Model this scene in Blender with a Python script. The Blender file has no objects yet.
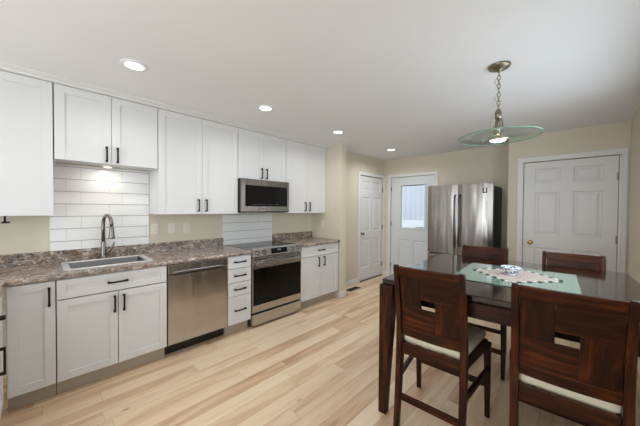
import bpy, bmesh, math, random
from mathutils import Vector, Matrix
random.seed(7)
S = bpy.context.scene
COL = S.collection
PI = math.pi
# ------------------------------------------------------------------ camera
cam_d = bpy.data.cameras.new('camera'); cam = bpy.data.objects.new('camera', cam_d); COL.objects.link(cam)
cam_d.sensor_width = 36; cam_d.lens = 270.017/640*36; cam_d.clip_start = .02
R_ = (0.72083546, 0.69307374, 0.00671082); U_ = (-0.01626369, 0.007234, 0.99984157); B_ = (0.69291539, -0.7208304, 0.01648646)
CAM = (3.35124573, 0, 1.40210006)
cam.matrix_world = Matrix(((R_[0], U_[0], B_[0], CAM[0]), (R_[1], U_[1], B_[1], CAM[1]), (R_[2], U_[2], B_[2], CAM[2]), (0, 0, 0, 1)))
S.camera = cam
# ------------------------------------------------------------------ world, exposure, big lights
S.view_settings.view_transform = 'Standard'; S.view_settings.look = 'None'
S.view_settings.gamma = 1; S.view_settings.use_curve_mapping = False
S.view_settings.exposure = -0.13
W = bpy.data.worlds.new('sky'); S.world = W; W.use_nodes = True
bg = W.node_tree.nodes['Background']; bg.inputs[0].default_value = (.91, .96, 1, 1); bg.inputs[1].default_value = 2.3
def area(name, loc, rot, sx, sy, power, col=(1, 1, 1), shape='RECTANGLE', spread=PI):
    l = bpy.data.lights.new(name, 'AREA'); l.shape = shape; l.size = sx; l.size_y = sy; l.energy = power; l.color = col; l.spread = spread
    o = bpy.data.objects.new(name, l); COL.objects.link(o); o.location = loc; o.rotation_euler = rot
    return o
XR = 3.757; YB = 5.074; Y2 = 4.64; XJ = 2.61; XL2 = .348; HC = 2.4235; YF = -3.2
# added area lights imitating daylight; their rear and right-wall windows are added too
area('added_rear_fill', (2.55, YF+.10, 1.30), (PI/2+.30, 0, 0), 2.0, 1.8, 55, (.84, .93, 1.0))
area('added_side_fill', (XR-.08, -1.45, 1.45), (0, PI/2+.25, 0), 1.3, 1.3, 10, (.86, .94, 1.0))
area('added_uplight_rear', (2.2, -1.7, .8), (PI, 0, 0), 2.4, 1.6, 25, (.84, .93, 1.0))  # added upward panel behind the camera to brighten the ceiling, no lamp modelled
area('added_dining_fill', (XR-.04, 2.4, 1.50), (0, PI/2-.02, 0), .95, 1.8, 16.5, (.86, .94, 1.0))  # added daylight fill for the far half of the room, source unseen
for (cxx, cyy, cpw) in ((1.03, .48, 4.5), (1.03, 1.605, 4.2), (1.02, 2.758, 5.0), (1.0, 4.2, 8), (2.3, -1.2, 5)):
    area('downlight_lamp', (cxx, cyy, HC-.022), (0, 0, 0),   .11, .11, cpw, (.98, .985, .98), 'DISK', 2.8)
area('pendant_lamp', (2.923, 2.27, 1.872), (0, 0, 0), .09, .09, 3.2, (1, .97, .93), 'DISK')
area('puck_lamp', (.15, .45, 1.762), (0, 0, 0), .05, .05, .7, (1, .93, .82), 'DISK')

# ------------------------------------------------------------------ materials
def lin(c): return tuple(((v/255)/12.92 if v/255 <= .04045 else ((v/255+.055)/1.055)**2.4) for v in c)
MATS = {}
def newmat(name, rgb=(128, 128, 128), rough=.5, metal=0, **kw):
    m = bpy.data.materials.new(name); m.use_nodes = True; b = m.node_tree.nodes['Principled BSDF']
    b.inputs['Base Color'].default_value = (*lin(rgb), 1); b.inputs['Roughness'].default_value = rough; b.inputs['Metallic'].default_value = metal
    for k, v in kw.items(): b.inputs[k].default_value = v
    MATS[name] = m
    return m, m.node_tree, b
def coords(nt, scale=(1, 1, 1), rot=(0, 0, 0), kind='Object'):
    tc = nt.nodes.new('ShaderNodeTexCoord'); mp = nt.nodes.new('ShaderNodeMapping')
    mp.inputs['Scale'].default_value = scale; mp.inputs['Rotation'].default_value = rot
    nt.links.new(tc.outputs[kind], mp.inputs[0]); return mp.outputs[0]
def noise(nt, vec, scale, detail=3, rough=.5, dist=0):
    n = nt.nodes.new('ShaderNodeTexNoise'); n.inputs['Scale'].default_value = scale; n.inputs['Detail'].default_value = detail
    n.inputs['Roughness'].default_value = rough; n.inputs['Distortion'].default_value = dist
    nt.links.new(vec, n.inputs['Vector']); return n.outputs['Fac']
def ramp(nt, fac, stops):
    r = nt.nodes.new('ShaderNodeValToRGB'); e = r.color_ramp.elements
    while len(e) < len(stops): e.new(.5)
    for i, (p, c) in enumerate(stops): e[i].position = p; e[i].color = (*lin(c), 1)
    nt.links.new(fac, r.inputs[0]); return r.outputs[0]
def bump(nt, b, h, strength, dist=.002):
    n = nt.nodes.new('ShaderNodeBump'); n.inputs['Strength'].default_value = strength; n.inputs['Distance'].default_value = dist
    nt.links.new(h, n.inputs['Height']); nt.links.new(n.outputs[0], b.inputs['Normal'])
def mathn(nt, op, a, b=None, c=None):
    n = nt.nodes.new('ShaderNodeMath'); n.operation = op
    for i, v in enumerate((a, b, c)):
        if v is None: continue
        if isinstance(v, (int, float)): n.inputs[i].default_value = v
        else: nt.links.new(v, n.inputs[i])
    return n.outputs[0]
def painted(name, rgb, rough=.6, bs=.12, sc=180):
    m, nt, b = newmat(name, rgb, rough); v = coords(nt); n = noise(nt, v, sc, 2); bump(nt, b, n, bs, .001)
    r = ramp(nt, noise(nt, v, 1.3, 2), [(.3, tuple(max(0, c-3) for c in rgb)), (.7, rgb)]); nt.links.new(r, b.inputs['Base Color']); return m
painted('wall_paint', (220, 211, 192), .85)
painted('ceiling_paint', (236, 236, 238), .9)
painted('trim_paint', (233, 231, 228), .45, .05)
painted('cabinet_paint', (225, 225, 226), .42, .04)
painted('door_paint', (228, 226, 226), .45, .05)
painted('exterior_door_paint', (220, 226, 228), .45, .05)
painted('plastic_white', (232, 226, 212), .35, .03)
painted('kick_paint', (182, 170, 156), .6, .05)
def stainless(name, rgb, axis, rough=.27):
    m, nt, b = newmat(name, rgb, rough, 1.0)
    sc = {'x': (2, 160, 160), 'y': (160, 2, 160), 'z': (160, 160, 2)}[axis]
    n = noise(nt, coords(nt, sc), 1.0, 3)
    r = nt.nodes.new('ShaderNodeMapRange'); r.inputs[3].default_value = rough-.05; r.inputs[4].default_value = rough+.07
    nt.links.new(n, r.inputs[0]); nt.links.new(r.outputs[0], b.inputs['Roughness'])
    tg = nt.nodes.new('ShaderNodeTangent'); tg.direction_type = 'RADIAL'; tg.axis = 'Z'; nt.links.new(tg.outputs[0], b.inputs['Tangent']); b.inputs['Anisotropic'].default_value = .8
    w = noise(nt, coords(nt, (1, 1, .12)), 9.0, 1); 
    n1 = nt.nodes.new('ShaderNodeBump'); n1.inputs['Strength'].default_value = .45; n1.inputs['Distance'].default_value = .03
    nt.links.new(w, n1.inputs['Height']); nt.links.new(n1.outputs[0], b.inputs['Normal'])
    return m
stainless('stainless', (158, 154, 150), 'z', .22)
stainless('stainless_light', (192, 190, 188), 'z', .24)
stainless('stainless_dark', (128, 122, 116), 'y', .3)
stainless('stainless_bright', (205, 203, 200), 'y', .25)
newmat('sink_rim', (212, 210, 206), .4, .5)
newmat('sink_steel', (120, 122, 122), .35, 1)
newmat('nickel', (178, 168, 152), .28, 1); newmat('handle_steel', (92, 88, 84), .3, 1)
newmat('brushed_nickel', (138, 133, 127), .3, 1)
newmat('aged_nickel', (140, 130, 112), .35, 1)
newmat('brass', (212, 170, 90), .25, 1); newmat('chrome', (215, 215, 215), .12, 1)
newmat('black_metal', (28, 27, 27), .38, .6); newmat('black_plastic', (16, 16, 17), .35)
newmat('black_glass', (10, 11, 13), .06); newmat('oven_glass', (6, 6, 7), .12, 0, **{'Specular IOR Level': .25}); newmat('dark_side', (34, 33, 34), .45)
newmat('dark_hole', (12, 10, 9), .8)
m, nt, b = newmat('register_brown', (96, 78, 58), .45, .6)
# cushion
m, nt, b = newmat('cream_fabric', (232, 222, 198), .8); v = coords(nt); bump(nt, b, noise(nt, v, 420, 2), .3, .001)
nt.links.new(ramp(nt, noise(nt, v, 9, 3), [(.3, (226, 216, 192)), (.7, (238, 229, 206))]), b.inputs['Base Color'])
# dark wood, grain along an axis
def wood(name, axis, cols, rough=.36, coat=.05):
    m, nt, b = newmat(name, cols[1], rough); b.inputs['Coat Weight'].default_value = coat; b.inputs['Specular IOR Level'].default_value = .15; b.inputs['Coat Roughness'].default_value = .12
    sc = {'x': (1.6, 22, 22), 'y': (22, 1.6, 22), 'z': (22, 22, 1.6)}[axis]
    n = noise(nt, coords(nt, sc), 1.6, 5, .6, .6)
    n2 = noise(nt, coords(nt, tuple(s*.22 for s in sc)), 1.2, 2)
    mx = mathn(nt, 'ADD', mathn(nt, 'MULTIPLY', n, .6), mathn(nt, 'MULTIPLY', n2, .4))
    nt.links.new(ramp(nt, mx, [(.34, cols[0]), (.5, cols[1]), (.66, cols[2])]), b.inputs['Base Color']); return m
WC = ((22, 10, 4), (46, 21, 8), (96, 46, 17))
wood('wood_z', 'z', WC); wood('wood_x', 'x', WC); wood('wood_y', 'y', WC)
wood('table_top_wood', 'x', ((20, 11, 9), (34, 19, 14), (48, 26, 18)), .09, .7)
# granite-look laminate
m, nt, b = newmat('granite', (140, 120, 105), .22); v = coords(nt)
big = noise(nt, coords(nt, (1, .5, 1)), 7.5, 4, .62, 1.8)
r1 = ramp(nt, big, [(.28, (74, 70, 74)), (.41, (122, 112, 108)), (.5, (168, 154, 140)), (.58, (140, 98, 72)), (.68, (186, 178, 168))])
fine = noise(nt, coords(nt, (1, .7, 1)), 27, 5, .72, 1.2)
r2 = ramp(nt, fine, [(.40, (24, 20, 20)), (.46, (100, 86, 76)), (.55, (170, 156, 144)), (.62, (244, 238, 230))])
mx = nt.nodes.new('ShaderNodeMix'); mx.data_type = 'RGBA'; mx.inputs[0].default_value = .5
nt.links.new(r1, mx.inputs[6]); nt.links.new(r2, mx.inputs[7]); nt.links.new(mx.outputs[2], b.inputs['Base Color'])
# white shiplap-like ceramic tile, running bond: y along the wall, z up
def tilemat(name, y0, z0, rgb, bwid=.3125):
    m, nt, b = newmat(name, rgb, .18)
    tc = nt.nodes.new('ShaderNodeTexCoord'); sp = nt.nodes.new('ShaderNodeSeparateXYZ'); nt.links.new(tc.outputs['Object'], sp.inputs[0])
    cb = nt.nodes.new('ShaderNodeCombineXYZ')
    nt.links.new(mathn(nt, 'SUBTRACT', sp.outputs['Y'], y0), cb.inputs[0]); nt.links.new(mathn(nt, 'SUBTRACT', sp.outputs['Z'], z0), cb.inputs[1])
    br = nt.nodes.new('ShaderNodeTexBrick'); br.offset = .67; br.inputs['Scale'].default_value = 1
    br.inputs['Brick Width'].default_value = bwid; br.inputs['Row Height'].default_value = .1124; br.inputs['Mortar Size'].default_value = .0022
    br.inputs['Mortar Smooth'].default_value = .1
    br.inputs['Color1'].default_value = (*lin(rgb), 1); br.inputs['Color2'].default_value = (*lin(tuple(c-4 for c in rgb)), 1); br.inputs['Mortar'].default_value = (*lin((184, 182, 178)), 1)
    nt.links.new(cb.outputs[0], br.inputs['Vector'])
    row = mathn(nt, 'FRACT', mathn(nt, 'DIVIDE', mathn(nt, 'SUBTRACT', sp.outputs['Z'], z0), .1124))
    ed = mathn(nt, 'LESS_THAN', mathn(nt, 'MINIMUM', row, mathn(nt, 'SUBTRACT', 1.0, row)), .0022/.1124*1.1)
    vert = mathn(nt, 'MULTIPLY', mathn(nt, 'SUBTRACT', br.outputs['Fac'], ed), .35)
    mm = nt.nodes.new('ShaderNodeMix'); mm.data_type = 'RGBA'; nt.links.new(mathn(nt, 'MAXIMUM', ed, vert), mm.inputs[0]); mm.inputs[6].default_value = (*lin(rgb), 1); mm.inputs[7].default_value = (*lin((160, 158, 154)), 1)
    nt.links.new(mm.outputs[2], b.inputs['Base Color'])
    inv = mathn(nt, 'SUBTRACT', 1.0, ed); bump(nt, b, inv, .8, .003); return m
tilemat('tile', .168, .979, (242, 242, 241)); tilemat('tile_wide', 1.0, .979, (242, 242, 241), .9)
# maple plank floor, boards along y
m, nt, b = newmat('plank_floor', (214, 184, 146), .42)
tc = nt.nodes.new('ShaderNodeTexCoord'); sp = nt.nodes.new('ShaderNodeSeparateXYZ'); nt.links.new(tc.outputs['Object'], sp.inputs[0])
PW, PL = .127, 1.22
px = mathn(nt, 'DIVIDE', sp.outputs['X'], PW); ix = mathn(nt, 'FLOOR', px)
wn = nt.nodes.new('ShaderNodeTexWhiteNoise'); wn.noise_dimensions = '1D'; nt.links.new(ix, wn.inputs['W'])
py = mathn(nt, 'ADD', mathn(nt, 'DIVIDE', sp.outputs['Y'], PL), mathn(nt, 'MULTIPLY', wn.outputs['Value'], 7.3)); iy = mathn(nt, 'FLOOR', py)
wid = nt.nodes.new('ShaderNodeTexWhiteNoise'); wid.noise_dimensions = '2D'
cb = nt.nodes.new('ShaderNodeCombineXYZ'); nt.links.new(ix, cb.inputs[0]); nt.links.new(iy, cb.inputs[1]); nt.links.new(cb.outputs[0], wid.inputs['Vector'])
rv = wid.outputs['Value']
gv = nt.nodes.new('ShaderNodeCombineXYZ')
nt.links.new(mathn(nt, 'ADD', mathn(nt, 'MULTIPLY', sp.outputs['X'], 9.0), mathn(nt, 'MULTIPLY', rv, 40)), gv.inputs[0])
nt.links.new(mathn(nt, 'ADD', mathn(nt, 'MULTIPLY', sp.outputs['Y'], 1.0), mathn(nt, 'MULTIPLY', rv, 90)), gv.inputs[1])
g1 = noise(nt, gv.outputs[0], 1.1, 3, .5, .9)
gv2 = nt.nodes.new('ShaderNodeCombineXYZ')
nt.links.new(mathn(nt, 'ADD', mathn(nt, 'MULTIPLY', sp.outputs['X'], 60.0), mathn(nt, 'MULTIPLY', rv, 40)), gv2.inputs[0])
nt.links.new(mathn(nt, 'MULTIPLY', sp.outputs['Y'], 2.5), gv2.inputs[1])
g2 = noise(nt, gv2.outputs[0], 1.5, 3, .6, .3)
tone = mathn(nt, 'ADD', mathn(nt, 'ADD', mathn(nt, 'MULTIPLY', rv, .30), .03), mathn(nt, 'ADD', mathn(nt, 'MULTIPLY', g1, .62), mathn(nt, 'MULTIPLY', g2, .16)))
base = ramp(nt, tone, [(.34, (240, 219, 190)), (.54, (232, 206, 174)), (.68, (214, 181, 147)), (.82, (184, 148, 116))])
# knots
kv = nt.nodes.new('ShaderNodeCombineXYZ'); nt.links.new(mathn(nt, 'MULTIPLY', sp.outputs['X'], 5.2), kv.inputs[0]); nt.links.new(mathn(nt, 'MULTIPLY', sp.outputs['Y'], 2.6), kv.inputs[1])
vo = nt.nodes.new('ShaderNodeTexVoronoi'); vo.inputs['Scale'].default_value = 1; nt.links.new(kv.outputs[0], vo.inputs['Vector'])
kn = nt.nodes.new('ShaderNodeMapRange'); kn.inputs[1].default_value = .02; kn.inputs[2].default_value = .085; kn.inputs[3].default_value = .75; kn.inputs[4].default_value = 0; nt.links.new(vo.outputs['Distance'], kn.inputs[0])
mk = nt.nodes.new('ShaderNodeMix'); mk.data_type = 'RGBA'; nt.links.new(kn.outputs[0], mk.inputs[0]); nt.links.new(base, mk.inputs[6]); mk.inputs[7].default_value = (*lin((150, 108, 74)), 1)
fx = mathn(nt, 'FRACT', px); fy = mathn(nt, 'FRACT', py)
ex = mathn(nt, 'LESS_THAN', mathn(nt, 'MINIMUM', fx, mathn(nt, 'SUBTRACT', 1.0, fx)), .012)
ey = mathn(nt, 'LESS_THAN', mathn(nt, 'MINIMUM', fy, mathn(nt, 'SUBTRACT', 1.0, fy)), .0012)
seam = mathn(nt, 'MULTIPLY', mathn(nt, 'MAXIMUM', ex, ey), .45)
ms = nt.nodes.new('ShaderNodeMix'); ms.data_type = 'RGBA'; nt.links.new(seam, ms.inputs[0]); nt.links.new(mk.outputs[2], ms.inputs[6]); ms.inputs[7].default_value = (*lin((150, 118, 88)), 1)
nt.links.new(ms.outputs[2], b.inputs['Base Color'])
# glasses
def glassmat(name, rgb, rough, trans, ior=1.5, alpha=1.0):
    m, nt, b = newmat(name, rgb, rough); b.inputs['Transmission Weight'].default_value = trans; b.inputs['IOR'].default_value = ior; b.inputs['Alpha'].default_value = alpha; return m
glassmat('window_glass', (245, 250, 252), .02, 1.0, 1.05)
m, nt, b = newmat('pendant_glass', (226, 240, 232), .02)
tr = nt.nodes.new('ShaderNodeBsdfTransparent'); tr.inputs[0].default_value = (.93, .975, .95, 1); gls = nt.nodes.new('ShaderNodeBsdfGlossy'); gls.inputs['Roughness'].default_value = .03
lw = nt.nodes.new('ShaderNodeLayerWeight'); lw.inputs[0].default_value = .5; ff = mathn(nt, 'ADD', mathn(nt, 'MULTIPLY', mathn(nt, 'POWER', lw.outputs['Facing'], 4.5), .45), .02); mxs = nt.nodes.new('ShaderNodeMixShader')
nt.links.new(ff, mxs.inputs[0]); nt.links.new(tr.outputs[0], mxs.inputs[1]); nt.links.new(gls.outputs[0], mxs.inputs[2]); nt.links.new(mxs.outputs[0], nt.nodes['Material Output'].inputs[0])
newmat('glass_edge', (120, 165, 145), .15)
m, nt, b = newmat('green_glass', (128, 160, 148), .06); b.inputs['Coat Weight'].default_value = 1; b.inputs['Coat Roughness'].default_value = .04
m, nt, b = newmat('lace', (196, 186, 180), .9); v = coords(nt)
vo = nt.nodes.new('ShaderNodeTexVoronoi'); vo.inputs['Scale'].default_value = 70; nt.links.new(v, vo.inputs['Vector'])
nt.links.new(ramp(nt, vo.outputs['Distance'], [(.1, (132, 120, 116)), (.5, (176, 164, 158))]), b.inputs['Base Color']); bump(nt, b, vo.outputs['Distance'], .5, .002)
painted('tassel_white', (206, 204, 198), .9); painted('tassel_green', (58, 78, 70), .9)
# bowl: white glaze with blue flowers
m, nt, b = newmat('blue_china', (225, 228, 232), .12); v = coords(nt)
vo = nt.nodes.new('ShaderNodeTexVoronoi'); vo.inputs['Scale'].default_value = 62; nt.links.new(v, vo.inputs['Vector'])
nt.links.new(ramp(nt, vo.outputs['Distance'], [(.0, (36, 52, 112)), (.42, (70, 86, 140)), (.5, (226, 229, 234)), (1, (232, 234, 238))]), b.inputs['Base Color'])
newmat('china_white', (226, 228, 232), .12)
m, nt, b = newmat('lamp_glow', (255, 255, 255), .5); b.inputs['Emission Color'].default_value = (1, .96, .9, 1); b.inputs['Emission Strength'].default_value = 4.0
m, nt, b = newmat('display', (12, 12, 14), .1); b.inputs['Emission Color'].default_value = (.3, .5, .8, 1); b.inputs['Emission Strength'].default_value = .0
newmat('dim_print', (120, 122, 126), .4); newmat('hinge_metal', (150, 146, 138), .35, 1); newmat('emblem_dark', (40, 44, 56), .4)
painted('snow_ground', (214, 218, 224), .9); painted('siding', (184, 189, 196), .8); painted('blind_white', (226, 230, 236), .5, .03)
newmat('cord_clear', (186, 172, 140), .4)

# ------------------------------------------------------------------ mesh helpers
def M(n): return MATS[n]
def box(bm, x0, y0, z0, x1, y1, z1, mi=0, bev=0):
    vs = [bm.verts.new(p) for p in ((x0, y0, z0), (x1, y0, z0), (x1, y1, z0), (x0, y1, z0), (x0, y0, z1), (x1, y0, z1), (x1, y1, z1), (x0, y1, z1))]
    fs = []
    for idx in ((0, 3, 2, 1), (4, 5, 6, 7), (0, 1, 5, 4), (1, 2, 6, 5), (2, 3, 7, 6), (3, 0, 4, 7)):
        f = bm.faces.new([vs[i] for i in idx]); f.material_index = mi; fs.append(f)
    if bev:
        es = list({e for f in fs for e in f.edges})
        r = bmesh.ops.bevel(bm, geom=es, offset=bev, segments=2, affect='EDGES', profile=.5)
        for f in r['faces']: f.material_index = mi
    return vs
def loft(bm, rings, closed=True, caps=True, mi=0, smooth=True):
    rv = [[bm.verts.new(p) for p in r] for r in rings]; n = len(rv[0])
    for a, b_ in zip(rv[:-1], rv[1:]):
        for i in range(n if closed else n-1):
            f = bm.faces.new((a[i], a[(i+1) % n], b_[(i+1) % n], b_[i])); f.smooth = smooth; f.material_index = mi
    if caps and closed:
        f = bm.faces.new(rv[0][::-1]); f.material_index = mi
        f = bm.faces.new(rv[-1]); f.material_index = mi
    return rv
def lathe(bm, prof, seg=24, c=(0, 0, 0), axis='z', mi=0, caps=True):
    rings = []
    for r, h in prof:
        ring = []
        for i in range(seg):
            a = 2*PI*i/seg; u, v = r*math.cos(a), r*math.sin(a)
            ring.append({'z': (c[0]+u, c[1]+v, c[2]+h), 'x': (c[0]+h, c[1]+u, c[2]+v), 'y': (c[0]+v, c[1]+h, c[2]+u)}[axis])
        rings.append(ring)
    return loft(bm, rings, True, caps, mi)
def tube(bm, pts, r, seg=10, mi=0, caps=True):
    pts = [Vector(p) for p in pts]; rings = []; prev = None
    for i, p in enumerate(pts):
        t = (pts[min(i+1, len(pts)-1)]-pts[max(i-1, 0)]).normalized()
        if prev is None:
            a = Vector((0, 0, 1)) if abs(t.z) < .9 else Vector((1, 0, 0)); n = t.cross(a).normalized()
        else: n = (prev-t*prev.dot(t)).normalized()
        prev = n; bn = t.cross(n); rr = r[i] if isinstance(r, (list, tuple)) else r
        rings.append([tuple(p+n*rr*math.cos(2*PI*k/seg)+bn*rr*math.sin(2*PI*k/seg)) for k in range(seg)])
    return loft(bm, rings, True, caps, mi)
def beam(bm, pts, w, d, mi=0):
    """rectangular bar through points; w along x, d along y (lists allowed); horizontal cross sections"""
    rings = []
    for i, p in enumerate(pts):
        ww = (w[i] if isinstance(w, (list, tuple)) else w)/2; dd = (d[i] if isinstance(d, (list, tuple)) else d)/2
        rings.append([(p[0]-ww, p[1]-dd, p[2]), (p[0]+ww, p[1]-dd, p[2]), (p[0]+ww, p[1]+dd, p[2]), (p[0]-ww, p[1]+dd, p[2])])
    loft(bm, rings, True, True, mi, smooth=False)
def obj(name, bm, mat, parent=None, bev=0, loc=None, sub=0):
    bmesh.ops.recalc_face_normals(bm, faces=bm.faces[:])
    me = bpy.data.meshes.new(name); bm.to_mesh(me); bm.free()
    for mm in (mat if isinstance(mat, (list, tuple)) else [mat]): me.materials.append(M(mm))
    o = bpy.data.objects.new(name, me); COL.objects.link(o)
    if parent: o.parent = parent
    if loc: o.location = loc
    if bev:
        md = o.modifiers.new('bevel', 'BEVEL'); md.width = bev; md.segments = 2; md.limit_method = 'ANGLE'; md.angle_limit = math.radians(40)
    if sub:
        md = o.modifiers.new('sub', 'SUBSURF'); md.levels = sub; md.render_levels = sub
    return o
def B(*boxes, bm=None):
    bm = bm or bmesh.new()
    for b_ in boxes: box(bm, *b_)
    return bm
def thing(name, label, cat, loc=(0, 0, 0), rz=0, group=None):
    o = bpy.data.objects.new(name, None); COL.objects.link(o); o.location = loc; o.rotation_euler = (0, 0, rz); o.empty_display_size = .1
    return tag(o, label, cat, group)
def tag(o, label, cat, group=None):
    o['label'] = label; o['category'] = cat
    if group: o['group'] = group
    return o
def struct(name, bm, mat, parent=None, bev=0, label=None):
    o = obj(name, bm, mat, parent, bev)
    if not parent:
        o['kind'] = 'structure'
    if label: o['label'] = label
    return o
def dup(root, loc=None, rz=None, label=None, group=None):
    r = root.copy(); COL.objects.link(r)
    if loc is not None: r.location = loc
    if rz is not None: r.rotation_euler = (0, 0, rz)
    if label: r['label'] = label
    if group: r['group'] = group
    for ch in list(root.children):
        c = ch.copy(); COL.objects.link(c); c.parent = r
        for g in list(ch.children):
            d = g.copy(); COL.objects.link(d); d.parent = c
    return r

# ------------------------------------------------------------------ room shell
T = .12
struct('floor', B((-T, YF-T, -.05, XR+T, YB+T, 0)), 'plank_floor')
struct('ceiling', B((-T, YF-T, HC, XR+T, YB+T, HC+.08)), 'ceiling_paint')
struct('wall_left', B((-T, YF, 0, 0, 3.40, HC)), 'wall_paint')
struct('wall_wing', B((0, 3.274, 0, .66, 3.40, HC)), 'wall_paint')
struct('wall_hall', B((XL2-T, 3.40, 0, XL2, 4.205, HC), (XL2-T, 5.045, 0, XL2, YB, HC), (XL2-T, 4.205, 2.045, XL2, 5.045, HC), (XL2-T, 4.205, 0, XL2-.07, 5.045, 2.045)), 'wall_paint')
# back wall around the exterior door opening .51-1.42 x 2.05
struct('wall_back', B((XL2-T, YB, 0, .515, YB+T, HC), (1.415, YB, 0, XJ, YB+T, HC), (.515, YB, 2.05, 1.415, YB+T, HC)), 'wall_paint')
struct('wall_closet', B((XJ, Y2, 0, 2.785, Y2+.45+T, HC), (3.675, Y2, 0, XR, Y2+.45, HC), (2.785, Y2, 2.05, 3.675, Y2+.45, HC), (2.785, Y2+.08, 0, 3.675, Y2+.45, 2.05)), 'wall_paint')
# right wall with openings for two added windows, both out of view
wz0, wz1 = .75, 2.1
struct('wall_right', B((XR, YF, 0, XR+T, -2.15, HC), (XR, -.75, 0, XR+T, 1.45, HC), (XR, 3.35, 0, XR+T, YB, HC), (XR, 1.45, 0, XR+T, 3.35, 1.0), (XR, 1.45, 2.1, XR+T, 3.35, HC), (XR, -2.15, 0, XR+T, -.75, wz0), (XR, -2.15, wz1, XR+T, -.75, HC)), 'wall_paint')
struct('wall_rear', B((-T, YF-T, 0, 1.5, YF, HC), (3.6, YF-T, 0, XR+T, YF, HC), (1.5, YF-T, 2.15, 3.6, YF, HC), (1.5, YF-T, 0, 3.6, YF, .3)), 'wall_paint')
def window(name, x0, z0, x1, z1, n, pos, face):
    bm = bmesh.new(); g = bmesh.new(); fw = .05
    def bb(bm_, a0, h0, a1, h1, d0, d1):
        if face == 'y': box(bm_, a0, pos+d0, h0, a1, pos+d1, h1)
        else: box(bm_, pos+d0, a0, h0, pos+d1, a1, h1)
    bb(bm, x0, z0, x1, z0+fw, 0, .07); bb(bm, x0, z1-fw, x1, z1, 0, .07)
    for k in range(n+1):
        xx = x0+(x1-x0-fw)*k/n; bb(bm, xx, z0+fw, xx+fw, z1-fw, 0, .07)
    for k in range(n):
        xa = x0+(x1-x0-fw)*k/n+fw; xb = x0+(x1-x0-fw)*(k+1)/n; bb(g, xa, z0+fw, xb, z1-fw, .03, .036)
    w = struct(name, bm, 'trim_paint'); obj('pane', g, 'window_glass', w)
window('added_window_1', 1.5, .3, 3.6, 2.15, 3, YF-.09, 'y')  # these three windows are added out of view to account for the daylight
window('added_window_3', 1.45, 1.0, 3.35, 2.1, 2, XR+.02, 'x')
window('added_window_2', -2.15, wz0, -.75, wz1, 2, XR+.02, 'x')
# outside seen through the back door glass
struct('ground_outside', B((-6, YB+T, -.12, 8, YB+14, -.07), (-6, -14, -.12, 8, YF-T, -.07), (XR+T, -14, -.12, 12, 19, -.07)), 'snow_ground')
fb = bmesh.new()
for k in range(60): box(fb, -5+k*.2, YB+5, -.07, -5+k*.2+.188, YB+5.03, 4.5)
tag(obj('fence', fb, 'siding'), 'pale board fence outside, seen through the back door glass', 'fence')

tag(obj('porch_wall', B((-2, 7.0, -.07, 3.5, 7.12, 1.10)), 'snow_ground'), 'low white porch wall outside, low in the back door glass', 'wall')
# casings, baseboards, crown
def casing(name, a0, a1, top, pos, ax, sgn, w=.062, th=.017, cut=None):
    bm = bmesh.new()
    def bb(p0, h0, p1, h1, t):
        lo, hi = sorted((pos, pos+sgn*t))
        if ax == 'y': box(bm, p0, lo, h0, p1, hi, h1, 0, .003)
        else: box(bm, lo, p0, h0, hi, p1, h1, 0, .003)
    bb(a0-w, 0, a0, top, th); bb(a1, 0, a1+(cut or w), top, th); bb(a0-w, top, a1+(cut or w), top+w, th)
    bb(a0-.020, 0, a0-.006, top+.006, th+.006); bb(a1+.006, 0, a1+.020, top+.006, th+.006); bb(a0-.020, top+.006, a1+.020, top+.020, th+.006)
    return struct(name, bm, 'trim_paint')
casing('trim_1', 4.205, 5.045, 2.045, XL2, 'x', 1, cut=.026)
casing('trim_2', .515, 1.415, 2.05, YB, 'y', -1, w=.055)
casing('trim_3', 2.785, 3.675, 2.05, Y2, 'y', -1, w=.064)
def baseb(name, segs):
    bm = bmesh.new()
    for s in segs:
        x0, y0, x1, y1 = s; box(bm, x0, y0, 0, x1, y1, .085, 0, .002)
        cx_, cy_ = (x0+x1)/2, (y0+y1)/2
        if abs(x1-x0) < abs(y1-y0): box(bm, x0+.002, y0, .085, x1-.006, y1, .1, 0, .002)
        else: box(bm, x0, y0+.002, .085, x1, y1-.006, .1, 0, .002)
    return struct(name, bm, 'trim_paint')
baseb('baseboard_wing', [(.66, 3.262, .674, 3.414), (.64, 3.260, .674, 3.274), (.36, 3.40, .674, 3.414)])
baseb('baseboard_hall', [(XL2, 3.415, XL2+.014, 4.143)])
baseb('baseboard_back', [(XL2+.001, YB-.014, .459, YB), (1.471, YB-.014, XJ-.001, YB)])
baseb('baseboard_closet', [(XJ+.001, Y2-.014, 2.72, Y2)])
baseb('baseboard_right', [(XR-.014, YF+.01, XR, Y2-.001)])
baseb('baseboard_rear', [(.01, YF, XR-.02, YF+.014)])
cb_ = bmesh.new()
loft(cb_, [[(.0, y, 2.386), (.345, y, 2.386), (.352, y, 2.392), (.356, y, 2.400), (.383, y, 2.412), (.392, y, 2.416), (.395, y, HC), (0, y, HC)] for y in (-1.0, 3.272)], smooth=False)
struct('trim_4', cb_, 'cabinet_paint', label='crown strip along the top of the upper cabinets')

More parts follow.
